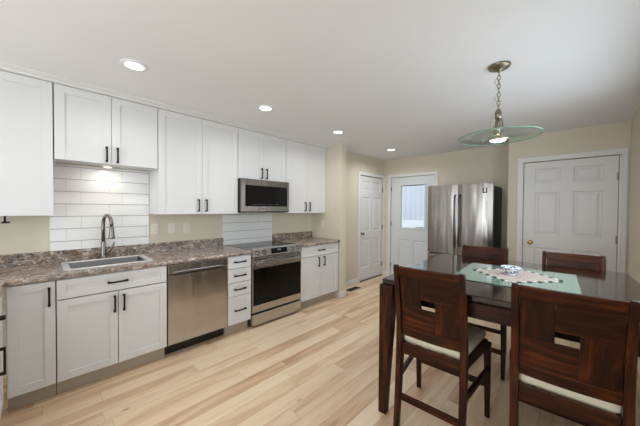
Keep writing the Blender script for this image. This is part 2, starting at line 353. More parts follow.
# ------------------------------------------------------------------ doors
def panel_face(bm, plane, u0, u1, w0, w1, depth, panels, sgn):
    """raised-panel face on plane; panels list of (u0,w0,u1,w1). plane: function (u,w,d)->xyz, d = outwards"""
    us = sorted({u0, u1, *[p[0] for p in panels], *[p[2] for p in panels]}); ws = sorted({w0, w1, *[p[1] for p in panels], *[p[3] for p in panels]})
    def q(pts):
        f = bm.faces.new([bm.verts.new(plane(*p)) for p in pts])
    for a, b_ in zip(us[:-1], us[1:]):
        for c, d in zip(ws[:-1], ws[1:]):
            mu, mw = (a+b_)/2, (c+d)/2
            if any(p[0] < mu < p[2] and p[1] < mw < p[3] for p in panels): continue
            q([(a, c, 0), (b_, c, 0), (b_, d, 0), (a, d, 0)])
    for (a, c, b_, d) in panels:
        prev = (0, 0)
        for ins, dep in ((.010, -.013), (.024, -.013), (.048, -.003)):
            i0, d0 = prev; i1, d1 = ins, dep
            o_ = [(a+i0, c+i0, d0), (b_-i0, c+i0, d0), (b_-i0, d-i0, d0), (a+i0, d-i0, d0)]
            n_ = [(a+i1, c+i1, d1), (b_-i1, c+i1, d1), (b_-i1, d-i1, d1), (a+i1, d-i1, d1)]
            for k in range(4): q([o_[k], o_[(k+1) % 4], n_[(k+1) % 4], n_[k]])
            prev = (ins, dep)
        q([(a+.048, c+.048, -.003), (b_-.048, c+.048, -.003), (b_-.048, d-.048, -.003), (a+.048, d-.048, -.003)])
    # sides and back
    t = -depth
    q([(u0, w0, t), (u0, w1, t), (u1, w1, t), (u1, w0, t)])
    q([(u0, w0, 0), (u0, w1, 0), (u0, w1, t), (u0, w0, t)]); q([(u1, w0, 0), (u1, w1, 0), (u1, w1, t), (u1, w0, t)])
    q([(u0, w0, 0), (u1, w0, 0), (u1, w0, t), (u0, w0, t)]); q([(u0, w1, 0), (u1, w1, 0), (u1, w1, t), (u0, w1, t)])
    bmesh.ops.remove_doubles(bm, verts=bm.verts[:], dist=.0002)
def hinge(parent, pts, ax):
    for (x, y, z) in pts:
        bm = bmesh.new(); lathe(bm, [(.008, -.045), (.008, .045)], 10, (x, y, z))
        if ax == 'x': box(bm, x-.006, y-.016, z-.042, x-.002, y+.016, z+.042)
        else: box(bm, x-.016, y+.002, z-.042, x+.016, y+.006, z+.042)
        o = obj('hinge', bm, 'hinge_metal', parent)
# closet door (wall_closet), faces -y
zs = [(.25, .90), (1.07, 1.64), (1.765, 1.953)]
bm = bmesh.new(); panel_face(bm, lambda u, w, d: (u, 4.655-d, w), 2.79, 3.67, .012, 2.042, .04, [(u[0], z[0], u[1], z[1]) for u in ((2.91, 3.165), (3.29, 3.545)) for z in zs], 1)
d3 = struct('door_3', bm, 'door_paint')
def knob(parent, base, ax, mat, name='door_knob'):
    bm = bmesh.new(); lathe(bm, [(.030, 0), (.030, .006), (.012, .010), (.011, .028), (.022, .034), (.029, .046), (.027, .058), (.014, .066), (.002, .067)], 20, (0, 0, 0), ax)
    if ax == 'y': bmesh.ops.scale(bm, vec=(1, -1, 1), verts=bm.verts[:])
    bmesh.ops.translate(bm, vec=base, verts=bm.verts[:])
    return obj(name, bm, mat, parent)
knob(d3, (2.872, 4.655, .962), 'y', 'brass')['label'] = 'brass round knob'
bm = B((2.787, 4.642, .92, 2.792, 4.657, 1.0)); obj('latch_plate', bm, 'brass', d3)
hinge(d3, [(3.672, 4.648, 1.80), (3.672, 4.648, 1.06), (3.672, 4.648, .25)], 'y')
# hall door (faces +x)
bm = bmesh.new(); panel_face(bm, lambda u, w, d: (.335+d, u, w), 4.215, 5.035, .018, 2.035, .04, [(u[0], z[0], u[1], z[1]) for u in ((4.31, 4.575), (4.675, 4.94)) for z in ((.26, .82), (.965, 1.63), (1.76, 1.94))], 1)
d1 = struct('door_1', bm, 'door_paint')
knob(d1, (.335, 4.29, .925), 'x', 'aged_nickel')
hinge(d1, [(.345, 5.038, 1.80), (.345, 5.038, 1.02), (.345, 5.038, .25)], 'x')
struct('trim_5', B((.30, 4.207, 0, .356, 5.043, .014)), 'register_brown', label='dark threshold strip')
# exterior half-glass door
bm = bmesh.new()
ys0, ys1 = 5.092, 5.135
gx0, gx1, gz0, gz1 = .735, 1.225, 1.035, 1.88
box(bm, .52, ys0, 1.0, gx0, ys1, 2.042); box(bm, gx1, ys0, 1.0, 1.41, ys1, 2.042); box(bm, gx0, ys0, gz1, gx1, ys1, 2.042); box(bm, gx0, ys0, 1.0, gx1, ys1, gz0)
low = bmesh.new(); panel_face(low, lambda u, w, d: (u, ys0-d, w), .52, 1.41, .015, 1.0, .043, [(.69, .25, .93, .79), (1.0, .25, 1.24, .79)], 1)
me = bpy.data.meshes.new('t'); low.to_mesh(me); low.free(); bm.from_mesh(me)
d2 = struct('door_2', bm, 'exterior_door_paint')
bm = bmesh.new()
for (a, c, b_, d) in ((gx0-.03, gz0-.03, gx1+.03, gz0+.004), (gx0-.03, gz1-.004, gx1+.03, gz1+.03), (gx0-.03, gz0+.004, gx0+.004, gz1-.004), (gx1-.004, gz0+.004, gx1+.03, gz1-.004)):
    box(bm, a, ys0-.012, c, b_, ys0-.0005, d, 0, .003)
obj('window_frame', bm, 'exterior_door_paint', d2)
obj('pane', B((gx0, 5.106, gz0, gx1, 5.110, gz1)), 'window_glass', d2)
bm = bmesh.new(); 
zz = gz0+.012
while zz < gz1-.03:
    tilt = .2
    v = [bm.verts.new(p) for p in ((gx0+.004, 5.114, zz), (gx1-.004, 5.114, zz), (gx1-.004, 5.132, zz+.003), (gx0+.004, 5.132, zz+.003), (gx0+.004, 5.115, zz-.0006), (gx1-.004, 5.115, zz-.0006), (gx1-.004, 5.132, zz+.0024), (gx0+.004, 5.132, zz+.0024))]
    bm.faces.new(v[:4]); bm.faces.new(v[4:][::-1]); zz += .019
bl = obj('mini_blind', bm, 'blind_white', d2)
obj('blind_head', B((gx0+.002, 5.094, gz1-.018, gx1-.002, 5.105, gz1-.001)), 'dark_side', d2)
obj('blind_slider', B((gx1-.17, 5.070, gz0+.012, gx1-.02, 5.079, gz0+.022), (gx1-.05, 5.070, gz0+.012, gx1-.03, 5.095, gz0+.03)), 'black_metal', d2)
hinge(d2, [(.517, 5.078, 1.82), (.517, 5.078, 1.10), (.517, 5.078, .25)], 'y')
knob(d2, (1.35, ys0, .98), 'y', 'aged_nickel')

# ------------------------------------------------------------------ cabinets
CP = 'cabinet_paint'
def shaker(bm, face, u0, w0, u1, w1, st=.057, th=.019, rec=.008):
    """face(u,w,d): d from 0 (back of door) to th (front)"""
    def bx(a, c, b_, d, d0, d1, bev=0):
        p, q = face(a, c, d0), face(b_, d, d1)
        lo = [min(p[i], q[i]) for i in range(3)]; hi = [max(p[i], q[i]) for i in range(3)]
        box(bm, *lo, *hi, 0, bev)
    bx(u0, w0, u0+st, w1, 0, th, .0012); bx(u1-st, w0, u1, w1, 0, th, .0012)
    bx(u0+st, w0, u1-st, w0+st, 0, th, .0012); bx(u0+st, w1-st, u1-st, w1, 0, th, .0012)
    bx(u0+st, w0+st, u1-st, w1-st, 0, th-rec)
def pull(face, u, w, L, vert, parent, name='handle'):
    """black bar pull with flared square ends"""
    bm = bmesh.new()
    def bx(a, c, b_, d, d0, d1):
        p, q = face(a, c, d0), face(b_, d, d1)
        box(bm, *[min(p[i], q[i]) for i in range(3)], *[max(p[i], q[i]) for i in range(3)], 0, .0015)
    h = L/2; t = .0065
    if vert:
        bx(u-t, w-h, u+t, w+h, .024, .034); bx(u-t-.001, w-h, u+t+.001, w-h+.016, .0005, .030); bx(u-t-.001, w+h-.016, u+t+.001, w+h, .0005, .030)
    else:
        bx(u-h, w-t, u+h, w+t, .024, .034); bx(u-h, w-t-.001, u-h+.016, w+t+.001, .0005, .030); bx(u+h-.016, w-t-.001, u+h, w+t+.001, .0005, .030)
    return obj(name, bm, 'black_metal', parent)
def FX(x): return lambda u, w, d: (x+d, u, w)       # faces +x, u = y
DB = .611                                               # base carcass front
def base_cabinet(label, y0, y1, fronts, name='base_cabinet', kick_end=True, group='white base cabinets along the kitchen wall'):
    t = thing(name, label, 'cabinet', (0, y0, 0), 0, group)
    w = y1-y0; g = .018
    bm = B((.004, .001, .114, DB, g, .874), (.004, w-g, .114, DB, w-.001, .874), (.004, g, .114, DB, w-g, .132), (.004, g, .132, .016, w-g, .874), (DB-.02, g, .835, DB, w-g, .874), (.53, .001, 0, .55, w-.001, .114), (.004, .001, 0, .53, g, .114), (.004, w-g, 0, .53, w-.001, .114))
    obj('cabinet_body', bm, CP, t)
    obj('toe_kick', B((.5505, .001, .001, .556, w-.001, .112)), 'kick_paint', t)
    for kind, a, c, b_, d, hu, hw, vert in fronts:
        bm = bmesh.new(); shaker(bm, FX(DB+.0005), a-y0, c, b_-y0, d, *((.05,) if kind == 'drawer' else (.057,)))
        f = obj('drawer_front' if kind != 'door' else 'door', bm, CP, t)
        if hu is not None: pull(FX(DB+.0195), hu-y0, hw, .135, vert, f)
    return t
base_cabinet('narrow white shaker base cabinet left of the sink cabinet', -.159, .079, [('door', -.154, .120, .076, .866, .045, .762, True)])
base_cabinet('wide white base cabinet under the sink with two doors and a long top panel', .081, .809,
             [('drawer', .084, .724, .806, .866, .443, .797, False), ('door', .084, .120, .4425, .716, .42, .618, True), ('door', .4475, .120, .806, .716, .482, .618, True)])
def flatdrawer(): pass
base_cabinet('narrow white cabinet with four stacked drawers between dishwasher and range', 1.405, 1.690,
             [('drawer_flat', 1.408, .735, 1.687, .866, 1.5475, .806, False), ('drawer_flat', 1.408, .579, 1.687, .729, 1.5475, .654, False),
              ('drawer_flat', 1.408, .430, 1.687, .573, 1.5475, .503, False), ('drawer_flat', 1.408, .120, 1.687, .424, 1.5475, .272, False)])
base_cabinet('white base cabinet right of the range, one drawer over two doors', 2.462, 3.255,
             [('drawer', 2.465, .722, 3.252, .866, 2.858, .80, False), ('door', 2.465, .120, 2.856, .714, 2.80, .632, True), ('door', 2.861, .120, 3.252, .714, 2.917, .632, True)])
# peninsula base cabinets (run leaves the frame at the left edge), fronts face +y
def FY(y): return lambda u, w, d: (u, y+d, w)
def peninsula_unit(x0, x1, label, fronts):
    t = thing('base_cabinet', label, 'cabinet', (x0, 0, 0), 0)
    w = x1-x0; yf = -.190; yb = -.79
    obj('cabinet_body', B((.001, yb, .10, w-.001, yf, .874), (.001, yb, 0, w-.001, yf-.06, .10)), CP, t)
    for kind, a, c, b_, d, hu, hw, vert, L in fronts:
        bm = bmesh.new(); shaker(bm, FY(yf+.0005), a-x0, c, b_-x0, d, .05); f = obj('door' if kind == 'door' else 'drawer_front', bm, CP, t)
        if hu is not None: pull(FY(yf+.0195), hu-x0, hw, L, vert, f)
peninsula_unit(.66, 1.08, 'white return cabinet at the left picture edge, handles seen edge-on', [('drawer', .663, .70, 1.077, .866, 1.0, .77, False, .05), ('door', .663, .12, 1.077, .69, 1.012, .526, True, .157)])
peninsula_unit(1.082, 1.50, 'white return cabinet past the left picture edge, farther along the run', [('drawer', 1.085, .70, 1.497, .866, None, .77, False, .13), ('door', 1.085, .12, 1.497, .69, None, .62, True, .13)])

# uppers
def upper_cabinet(label, y0, y1, z0, doors, depth=.311, ztop=2.3855):
    t = thing('wall_cabinet', label, 'cabinet', (0, y0, z0), 0, 'white wall cabinets above the counter')
    w = y1-y0; h = ztop-z0
    bm = B((.004, .001, 0, depth, .017, h), (.004, w-.017, 0, depth, w-.001, h), (.004, .017, .012, depth, w-.017, .028), (.004, .017, h-.018, depth, w-.017, h), (.004, .017, .028, .012, w-.017, h-.018))
    obj('cabinet_body', bm, CP, t)
    for a, b_, hy, hz in doors:
        bm = bmesh.new(); shaker(bm, FX(depth+.0005), a-y0, .001, b_-y0, h-.003, .062); f = obj('door', bm, CP, t)
        if hy is not None: pull(FX(depth+.0195), hy-y0, hz-z0, .135, True, f)
    return t
upper_cabinet('leftmost white wall cabinet, beside the tiled sink wall', -.68, .082, 1.332, [(-.677, -.30, -.33, 1.43), (-.297, .079, None, None)])
upper_cabinet('short white two-door wall cabinet above the sink', .085, .819, 1.785, [(.088, .4515, .416, 1.866), (.4545, .817, .494, 1.866)])
upper_cabinet('tall white two-door wall cabinet between sink and microwave', .821, 1.689, 1.332, [(.824, 1.2535, 1.212, 1.428), (1.2565, 1.686, 1.298, 1.428)])
upper_cabinet('short white two-door wall cabinet above the microwave', 1.691, 2.437, 1.768, [(1.694, 2.0625, 2.026, 1.855), (2.0655, 2.434, 2.102, 1.855)])
upper_cabinet('tall white two-door wall cabinet right of the microwave', 2.439, 3.272, 1.332, [(2.442, 2.854, 2.81, 1.428), (2.857, 3.269, 2.90, 1.428)])

# ------------------------------------------------------------------ worktops and backsplash
def frontedge(bm, y0, y1, x0=.60, x1=.650):
    loft(bm, [[(x0, y, .8755), (x1-.008, y, .8755), (x1, y, .881), (x1+.002, y, .895), (x1-.001, y, .908), (x1-.008, y, .9140), (x0, y, .9140)] for y in (y0, y1)], smooth=False)
top1 = thing('worktop', 'brown and grey granite-look worktop holding the sink', 'countertop', (0, 0, 0))
bm = bmesh.new()
for b_ in ((.003, -.80, .8755, .60, .155, .914), (.003, .70, .8755, .60, 1.692, .914), (.003, .155, .8755, .115, .70, .914), (.515, .155, .8755, .60, .70, .914)): box(bm, *b_)
frontedge(bm, -.158, 1.692)
box(bm, .60, -.82, .8755, 1.52, -.159, .914)
obj('counter_slab', bm, 'granite', top1)
bs = obj('backsplash', B((.003, -.80, .9145, .022, 1.655, 1.012)), 'granite', top1)
top2 = thing('worktop', 'short granite-look worktop right of the range', 'countertop', (0, 0, 0))
bm = bmesh.new(); box(bm, .003, 2.458, .8755, .60, 3.272, .914); frontedge(bm, 2.458, 3.272)
obj('counter_slab', bm, 'granite', top2)
obj('backsplash', B((.003, 2.437, .9145, .022, 3.272, 1.012)), 'granite', top2)
# tile panels
tag(obj('tile_backsplash', B((.001, .062, 1.0125, .011, .818, 1.784)), 'tile'), 'white horizontal tiles on the wall behind the sink', 'tiles')
tag(obj('tile_backsplash', B((.001, 1.658, .915, .011, 2.436, 1.345)), 'tile_wide'), 'white horizontal tiles on the wall behind the range', 'tiles')

# ------------------------------------------------------------------ sink, faucet, sprayer cap
sk = thing('kitchen_sink', 'stainless drop-in sink set in the worktop below the short wall cabinet', 'sink', (0, 0, .914))
ox0, ox1, oy0, oy1 = .105, .535, .125, .735; ix0, ix1, iy0, iy1 = .150, .498, .17, .688; dp = -.20
bm = bmesh.new()
def rr(x0, y0, x1, y1, z, r, n=4):
    out = []
    for cx_, cy_, a0 in ((x1-r, y1-r, 0), (x0+r, y1-r, 90), (x0+r, y0+r, 180), (x1-r, y0+r, 270)):
        for k in range(n+1):
            a = math.radians(a0+90*k/n); out.append((cx_+r*math.cos(a), cy_+r*math.sin(a), z))
    return out
loft(bm, [rr(ox0, oy0, ox1, oy1, .0005, .03), rr(ox0+.003, oy0+.003, ox1-.003, oy1-.003, .005, .028), rr(ix0-.006, iy0-.006, ix1+.006, iy1+.006, .005, .022), rr(ix0, iy0, ix1, iy1, -.002, .018), rr(ix0+.008, iy0+.008, ix1-.008, iy1-.008, dp+.02, .03), rr(ix0+.03, iy0+.03, ix1-.03, iy1-.03, dp, .03)], caps=False)
bm.verts.ensure_lookup_table(); bm.faces.new([bm.verts[i] for i in range(len(bm.verts)-20, len(bm.verts))])
for f in bm.faces:
    if sum(v.co.z for v in f.verts)/len(f.verts) < -.003: f.material_index = 1
obj('basin', bm, ['sink_rim', 'sink_steel'], sk)
bm = bmesh.new(); lathe(bm, [(.045, 0), (.045, .003), (.03, .002), (.03, -.006), (.001, -.006)], 20, (.32, .43, dp+.001)); obj('drain', bm, 'chrome', sk)
fc = thing('kitchen_faucet', 'brushed nickel gooseneck pull-down faucet behind the sink', 'faucet', (.068, .424, .915), 0)
bm = bmesh.new(); lathe(bm, [(.028, 0), (.028, .006), (.022, .012), (.0195, .03), (.0185, .15), (.0165, .16)], 20); obj('body', bm, 'brushed_nickel', fc)
bm = bmesh.new(); pts = [(0, 0, .16), (0, 0, .29)]
fd = (.975, .22)
for k in range(1, 13):
    a = PI*k/13; pts.append((.088*(1-math.cos(a))*fd[0], .088*(1-math.cos(a))*fd[1], .322+.088*math.sin(a)))
pts += [(.176*fd[0], .176*fd[1], .312)]
tube(bm, pts, .0150, 12); obj('spout', bm, 'brushed_nickel', fc)
bm = bmesh.new(); lathe(bm, [(.0125, .315), (.017, .295), (.021, .235), (.0265, .200), (.025, .195), (.001, .195)], 16, (.176*fd[0], .176*fd[1], 0)); obj('spray_head', bm, 'brushed_nickel', fc)
bm = bmesh.new(); tube(bm, [(.005, .012, .045), (.012, .035, .058), (.03, .055, .085), (.036, .068, .115), (.04, .078, .148)], [.014, .012, .010, .009, .008], 10); obj('lever', bm, 'brushed_nickel', fc)
bm = bmesh.new(); lathe(bm, [(.020, 0), (.020, .004), (.012, .008), (.011, .045), (.015, .05), (.015, .06), (.001, .062)], 16); tube(bm, [(0, 0, .052), (.02, .008, .056), (.045, .016, .05)], .0045, 8)
o = tag(obj('soap_dispenser', bm, 'brushed_nickel'), 'small nickel soap dispenser right of the faucet', 'dispenser'); o.location = (.078, .625, .9147)

# ------------------------------------------------------------------ dishwasher
dw = thing('dishwasher', 'stainless dishwasher between sink cabinet and drawer cabinet', 'dishwasher', (0, .8125, 0)); w = .589
obj('tub', B((.02, .004, .10, .588, w-.004, .872), (.02, .02, .02, .50, w-.02, .10)), 'black_plastic', dw)
bm = bmesh.new()
rows = [(.120, .628), (.124, .632), (.50, .636), (.775, .634), (.782, .622)]
loft(bm, [[(.590, .005, z), (x, .005, z), (x+.001, w/2, z), (x, w-.005, z), (.590, w-.005, z)] for z, x in rows], smooth=False)
box(bm, .590, .005, .785, .634, w-.005, .868, 0, .003)
dd = obj('door', bm, 'stainless_light', dw)
obj('handle_pocket', B((.600, .05, .770, .6375, w-.05, .7845)), 'dark_hole', dd)
obj('handle', B((.634, .05, .7852, .650, w-.05, .800, 0, .003)), 'stainless', dd)
obj('kick_plate', B((.53, .006, .008, .545, w-.006, .118)), 'black_plastic', dw)

# ------------------------------------------------------------------ range
rg = thing('range', 'stainless slide-in electric range with black oven door', 'range', (0, 1.6955, 0)); w = .757
obj('oven_body', B((.03, .003, .03, .605, w-.003, .895), (.05, .03, .0, .09, .07, .03), (.05, w-.07, 0, .09, w-.03, .03), (.53, .03, 0, .57, .07, .03), (.53, w-.07, 0, .57, w-.03, .03)), 'dark_side', rg)
obj('cooktop', B((.03, .003, .896, .60, w-.003, .917)), 'black_glass', rg)
for (bx_, by_, r_) in ((.17, .19, .09), (.17, .57, .075), (.42, .19, .075), (.42, .57, .105)): 
    bm = bmesh.new(); ring = bmesh.ops.create_circle(bm, segments=40, radius=r_); inner = bmesh.ops.create_circle(bm, segments=40, radius=r_-.004)
    bmesh.ops.translate(bm, vec=(bx_, by_, .9173), verts=ring['verts']+inner['verts'])
    a_, b2 = ring['verts'], inner['verts']
    for k in range(40): bm.faces.new((a_[k], a_[(k+1) % 40], b2[(k+1) % 40], b2[k]))
    obj('burner_marking', bm, 'dim_print', rg)
bm = bmesh.new()   # slanted control panel
prof = [(.600, .830), (.655, .830), (.668, .838), (.640, .918), (.622, .930), (.600, .926)]
loft(bm, [[(x, y, z) for x, z in prof] for y in (.002, w-.002)], smooth=False)
cp = obj('control_panel', bm, 'stainless_light', rg, bev=.002)
sl = Vector((.668-.640, 0, .838-.918)).normalized(); nn = Vector((.080, 0, .028)).normalized()
def onp(y, s): return Vector((.640, y, .918))+sl*s
bm = bmesh.new()
for q0, q1 in ((.262, .505),):
    a_, b2, c_, d_ = onp(q0, .008), onp(q1, .008), onp(q1, .074), onp(q0, .074)
    loft(bm, [[tuple(p+nn*k) for p in (a_, b2, c_, d_)] for k in (.0004, .0022)], smooth=False)
obj('display', bm, 'display', cp)
bm = bmesh.new()
q0, q1, s0, s1 = .355, .405, .022, .038
loft(bm, [[tuple(p+nn*k) for p in (onp(q0, s0), onp(q1, s0), onp(q1, s1), onp(q0, s1))] for k in (.0023, .0027)], smooth=False)
obj('clock_digits', bm, 'dim_print', cp)
for ky in (.065, .155, .600, .690):
    bm = bmesh.new(); lathe(bm, [(.026, .0005), (.026, .006), (.021, .008), (.019, .026), (.016, .028), (.001, .028)], 18)
    box(bm, -.0035, -.018, .028, .0035, .018, .032)
    k_ = obj('knob', bm, 'stainless_dark', cp)
    k_.rotation_euler = nn.to_track_quat('Z', 'Y').to_euler(); k_.location = onp(ky, .042)
    bm = bmesh.new(); lathe(bm, [(.030, .0002), (.030, .0012)], 20); r_ = obj('knob_ring', bm, 'black_plastic', cp); r_.rotation_euler = k_.rotation_euler; r_.location = k_.location
bm = bmesh.new(); box(bm, .606, .004, .690, .648, w-.004, .822, 0, .003); box(bm, .606, .004, .182, .648, w-.004, .262, 0, .003); box(bm, .606, .004, .2625, .6495, .012, .6895); box(bm, .606, w-.012, .2625, .6495, w-.004, .6895)
od = obj('oven_door', bm, 'stainless_light', rg)
obj('door_glass', B((.606, .0125, .2625, .650, w-.0125, .6895)), 'oven_glass', od)
obj('inner_window', B((.650, .10, .34, .6512, w-.10, .60)), 'oven_glass', od)
bm = bmesh.new(); box(bm, .678, .035, .732, .696, w-.035, .772, 0, .006); box(bm, .6485, .05, .742, .680, .075, .762, 0, .002); box(bm, .6485, w-.075, .742, .680, w-.05, .762, 0, .002)
obj('handle', bm, 'stainless_bright', od)
bm = bmesh.new(); box(bm, .606, .004, .032, .650, w-.004, .160, 0, .004); obj('storage_drawer', bm, 'stainless_light', rg)

# ------------------------------------------------------------------ microwave
mw = thing('microwave', 'over-the-range stainless microwave below the wall cabinet', 'microwave', (0, 1.693, 1.348)); w = .744; h = .417
obj('case', B((.013, 0, 0, .378, w, h)), 'dark_side', mw)
bm = bmesh.new()
box(bm, .379, .0, .012, .402, .056, h, 0, .002); box(bm, .379, w-.028, .012, .402, w, h, 0, .002)
box(bm, .379, .056, .012, .402, w-.028, .078, 0, .002); box(bm, .379, .056, h-.078, .402, w-.028, h, 0, .002)
md_ = obj('door', bm, 'stainless_dark', mw)
obj('door_glass', B((.379, .056, .078, .3985, w-.028, h-.078)), 'black_glass', md_)
for k in range(13):
    if k in (6, 10): continue
    bm = bmesh.new(); box(bm, .3985, .16+k*.032, .098, .3990, .16+k*.032+random.uniform(.012, .022), .105)
    obj('control_mark', bm, 'dim_print', md_)
bm = bmesh.new(); box(bm, .4022, .27, .036, .403, .34, .054, 0, .0003); obj('badge', bm, 'chrome', md_)
obj('vent_strip', B((.379, .002, 0, .395, w-.002, .0115)), 'black_plastic', mw)
obj('bottom_grille', B((.06, .08, -.006, .34, .33, -.0005), (.06, .41, -.006, .34, .66, -.0005)), 'stainless_dark', mw)

# ------------------------------------------------------------------ refrigerator
fr = thing('refrigerator', 'stainless french-door refrigerator against the back wall', 'refrigerator', (1.560, 4.40, 0)); w = .915
obj('cabinet_body', B((.008, .075, .03, w-.008, .65, 1.745), (.05, .1, 0, .12, .16, .03), (w-.12, .1, 0, w-.05, .16, .03), (.05, .56, 0, .12, .62, .03), (w-.12, .56, 0, w-.05, .62, .03)), 'dark_side', fr)
def frdoor(x0, x1, z0, z1, name):
    bm = bmesh.new(); n = 8; rings = []
    front = [(x0+(x1-x0)*k/n, -.012*(1-((2*k/n-1)**2))+.0) for k in range(n+1)]
    prof = [(x0, .070)]+[(x0, .012)]+front[1:-1]+[(x1, .012), (x1, .070)]
    loft(bm, [[(x, y, z) for x, y in prof] for z in (z0, z1)], smooth=False)
    return obj(name, bm, 'stainless', fr)
def frh(x, z0, z1, parent, bend):
    bm = bmesh.new(); pts = [(x, .004, z0), (x, -.030, z0+.015)]+[(x, -.048-.012*math.sin(PI*k/10), z0+.05+(z1-z0-.1)*k/10) for k in range(11)]+[(x, -.030, z1-.015), (x, .004, z1)]
    tube(bm, pts, .012, 10); obj('handle', bm, 'handle_steel', parent)
a_ = frdoor(.002, .4555, .715, 1.780, 'door'); frh(.425, .84, 1.62, a_, 1)
b2 = frdoor(.4595, w-.002, .715, 1.780, 'door'); frh(.490, .84, 1.62, b2, 1)
c_ = frdoor(.002, w-.002, .06, .695, 'freezer_drawer')
bm = bmesh.new(); tube(bm, [(.08, .0, .64), (.085, -.045, .64)]+[(.1+.715*k/8, -.052-.01*math.sin(PI*k/8), .64) for k in range(9)]+[(.83, -.045, .64), (.835, .0, .64)], .012, 10); obj('handle', bm, 'brushed_nickel', c_)
for hx in (.04, w-.10):
    obj('hinge_cover', B((hx, .02, 1.746, hx+.06, .12, 1.795 if 0 else 1.775)), 'dark_side', fr) if 0 else None
obj('hinge_cover', B((.02, .0705, 1.7455, .10, .17, 1.772)), 'dark_side', fr); obj('hinge_cover', B((w-.10, .0705, 1.7455, w-.02, .17, 1.772)), 'dark_side', fr)
bm = B((.790, -.0105, 1.655, .808, -.006, 1.715), (.828, -.0105, 1.655, .846, -.004, 1.715), (.790, -.0105, 1.640, .846, -.004, 1.655)); bmesh.ops.translate(bm, vec=(0, .0, 0), verts=bm.verts[:])
obj('emblem', bm, 'emblem_dark', b2)['label'] = 'small dark U-shaped badge'
obj('gasket', B((.006, .0702, .70, w-.006, .0748, 1.74)), 'black_plastic', fr)

# ------------------------------------------------------------------ ceiling lights
place = ['nearest the camera, above the sink', 'above the dishwasher, second from the left', 'above the range, third from the left', 'by the hall door, farthest away']
first = None
for k, (x, y) in enumerate(((1.03, .48), (1.03, 1.605), (1.02, 2.758), (1.0, 4.2), (2.3, -1.2))):
    lb = 'round recessed ceiling light '+(place[k] if k < 4 else 'behind the camera')
    if not first:
        first = thing('ceiling_light', lb, 'ceiling light', (x, y, HC), 0, 'recessed ceiling lights over the kitchen')
        bm = bmesh.new(); lathe(bm, [(.084, -.0004), (.084, -.004), (.076, -.009), (.060, -.010), (.058, -.006)], 32, caps=False); obj('trim_ring', bm, 'ceiling_paint', first)
        bm = bmesh.new(); lathe(bm, [(.058, -.008), (.058, -.005)], 32); obj('diffuser', bm, 'lamp_glow', first)
    else: dup(first, (x, y, HC), None, lb)
pk = thing('under_cabinet_light', 'small round puck light under the cabinet above the sink', 'light', (.15, .45, 1.797))
bm = bmesh.new(); lathe(bm, [(.045, 0), (.045, -.016), (.038, -.022), (.032, -.022)], 24, caps=False); obj('housing', bm, 'plastic_white', pk)
bm = bmesh.new(); lathe(bm, [(.032, -.020), (.032, -.017)], 24); obj('lens', bm, 'lamp_glow', pk)

# pendant
pd = thing('pendant_lamp', 'nickel pendant with a clear round glass disc hanging over the dining table', 'pendant light', (2.923, 2.27, 0))
bm = bmesh.new(); lathe(bm, [(.070, HC-.0006), (.070, HC-.006), (.063, HC-.018), (.040, HC-.024), (.034, HC-.030), (.012, HC-.034), (.010, HC-.045), (.001, HC-.046)], 32); obj('canopy', bm, 'aged_nickel', pd)
n_l = 9; zt, zb = HC-.040, 2.115; lh = (zt-zb)/n_l
for k in range(n_l):
    bm = bmesh.new(); zc = zt-lh*(k+.5); pts = []
    for j in range(17):
        a = 2*PI*j/16; u, v = .0095*math.sin(a), (lh*.62)*math.cos(a)
        pts.append((u, 0, zc+v) if k % 2 else (0, u, zc+v))
    tube(bm, pts, .0026, 6, caps=False); obj('chain_link', bm, 'aged_nickel', pd)
bm = bmesh.new()
pts = []
for j in range(30):
    t_ = j/29; a = t_*15; pts.append((.014*math.cos(a)-.012, .014*math.sin(a), HC-.045-(HC-.045-2.10)*t_))
tube(bm, pts, .0022, 6); tube(bm, [(-.012, 0, 2.10), (-.034, -.01, 2.075), (-.040, -.012, 2.04), (-.03, 0, 2.0), (-.034, 0, 1.975)], .0022, 6)
obj('cord', bm, 'cord_clear', pd)
bm = bmesh.new(); lathe(bm, [(.004, 2.12), (.012, 2.115), (.020, 2.09), (.021, 2.05), (.013, 2.045)], 18); obj('socket_cap', bm, 'aged_nickel', pd)
for k in range(3):
    bm = bmesh.new(); a = k*2*PI/3+.4; tube(bm, [(.018*math.cos(a), .018*math.sin(a), 2.06), (.030*math.cos(a), .030*math.sin(a), 1.99), (.033*math.cos(a), .033*math.sin(a), 1.927)], .0035, 8); obj('arm', bm, 'aged_nickel', pd)
bm = bmesh.new(); lathe(bm, [(.013, 2.044), (.015, 1.99), (.015, 1.93)], 14); obj('lamp_tube', bm, 'nickel', pd)
bm = bmesh.new(); lathe(bm, [(.250, 1.9195), (.252, 1.921), (.25, 1.9225), (.02, 1.9225), (.02, 1.9195), (.250, 1.9195)], 72, caps=False); gd = obj('glass_disc', bm, 'pendant_glass', pd); gd['label'] = 'clear round glass disc'
bm = bmesh.new(); lathe(bm, [(.2525, 1.9178), (.2545, 1.9185), (.255, 1.921), (.2545, 1.9235), (.2525, 1.9242), (.2525, 1.9178)], 72, caps=False); obj('glass_rim', bm, 'glass_edge', gd)
bm = bmesh.new(); lathe(bm, [(.036, 1.9185), (.056, 1.916), (.068, 1.906), (.068, 1.896), (.060, 1.894), (.052, 1.900), (.034, 1.912)], 32, caps=False); obj('reflector', bm, 'nickel', pd)
bm = bmesh.new(); lathe(bm, [(.002, 1.884), (.03, 1.886), (.045, 1.891), (.050, 1.898), (.042, 1.906), (.002, 1.908)], 28); obj('bulb', bm, 'lamp_glow', pd)

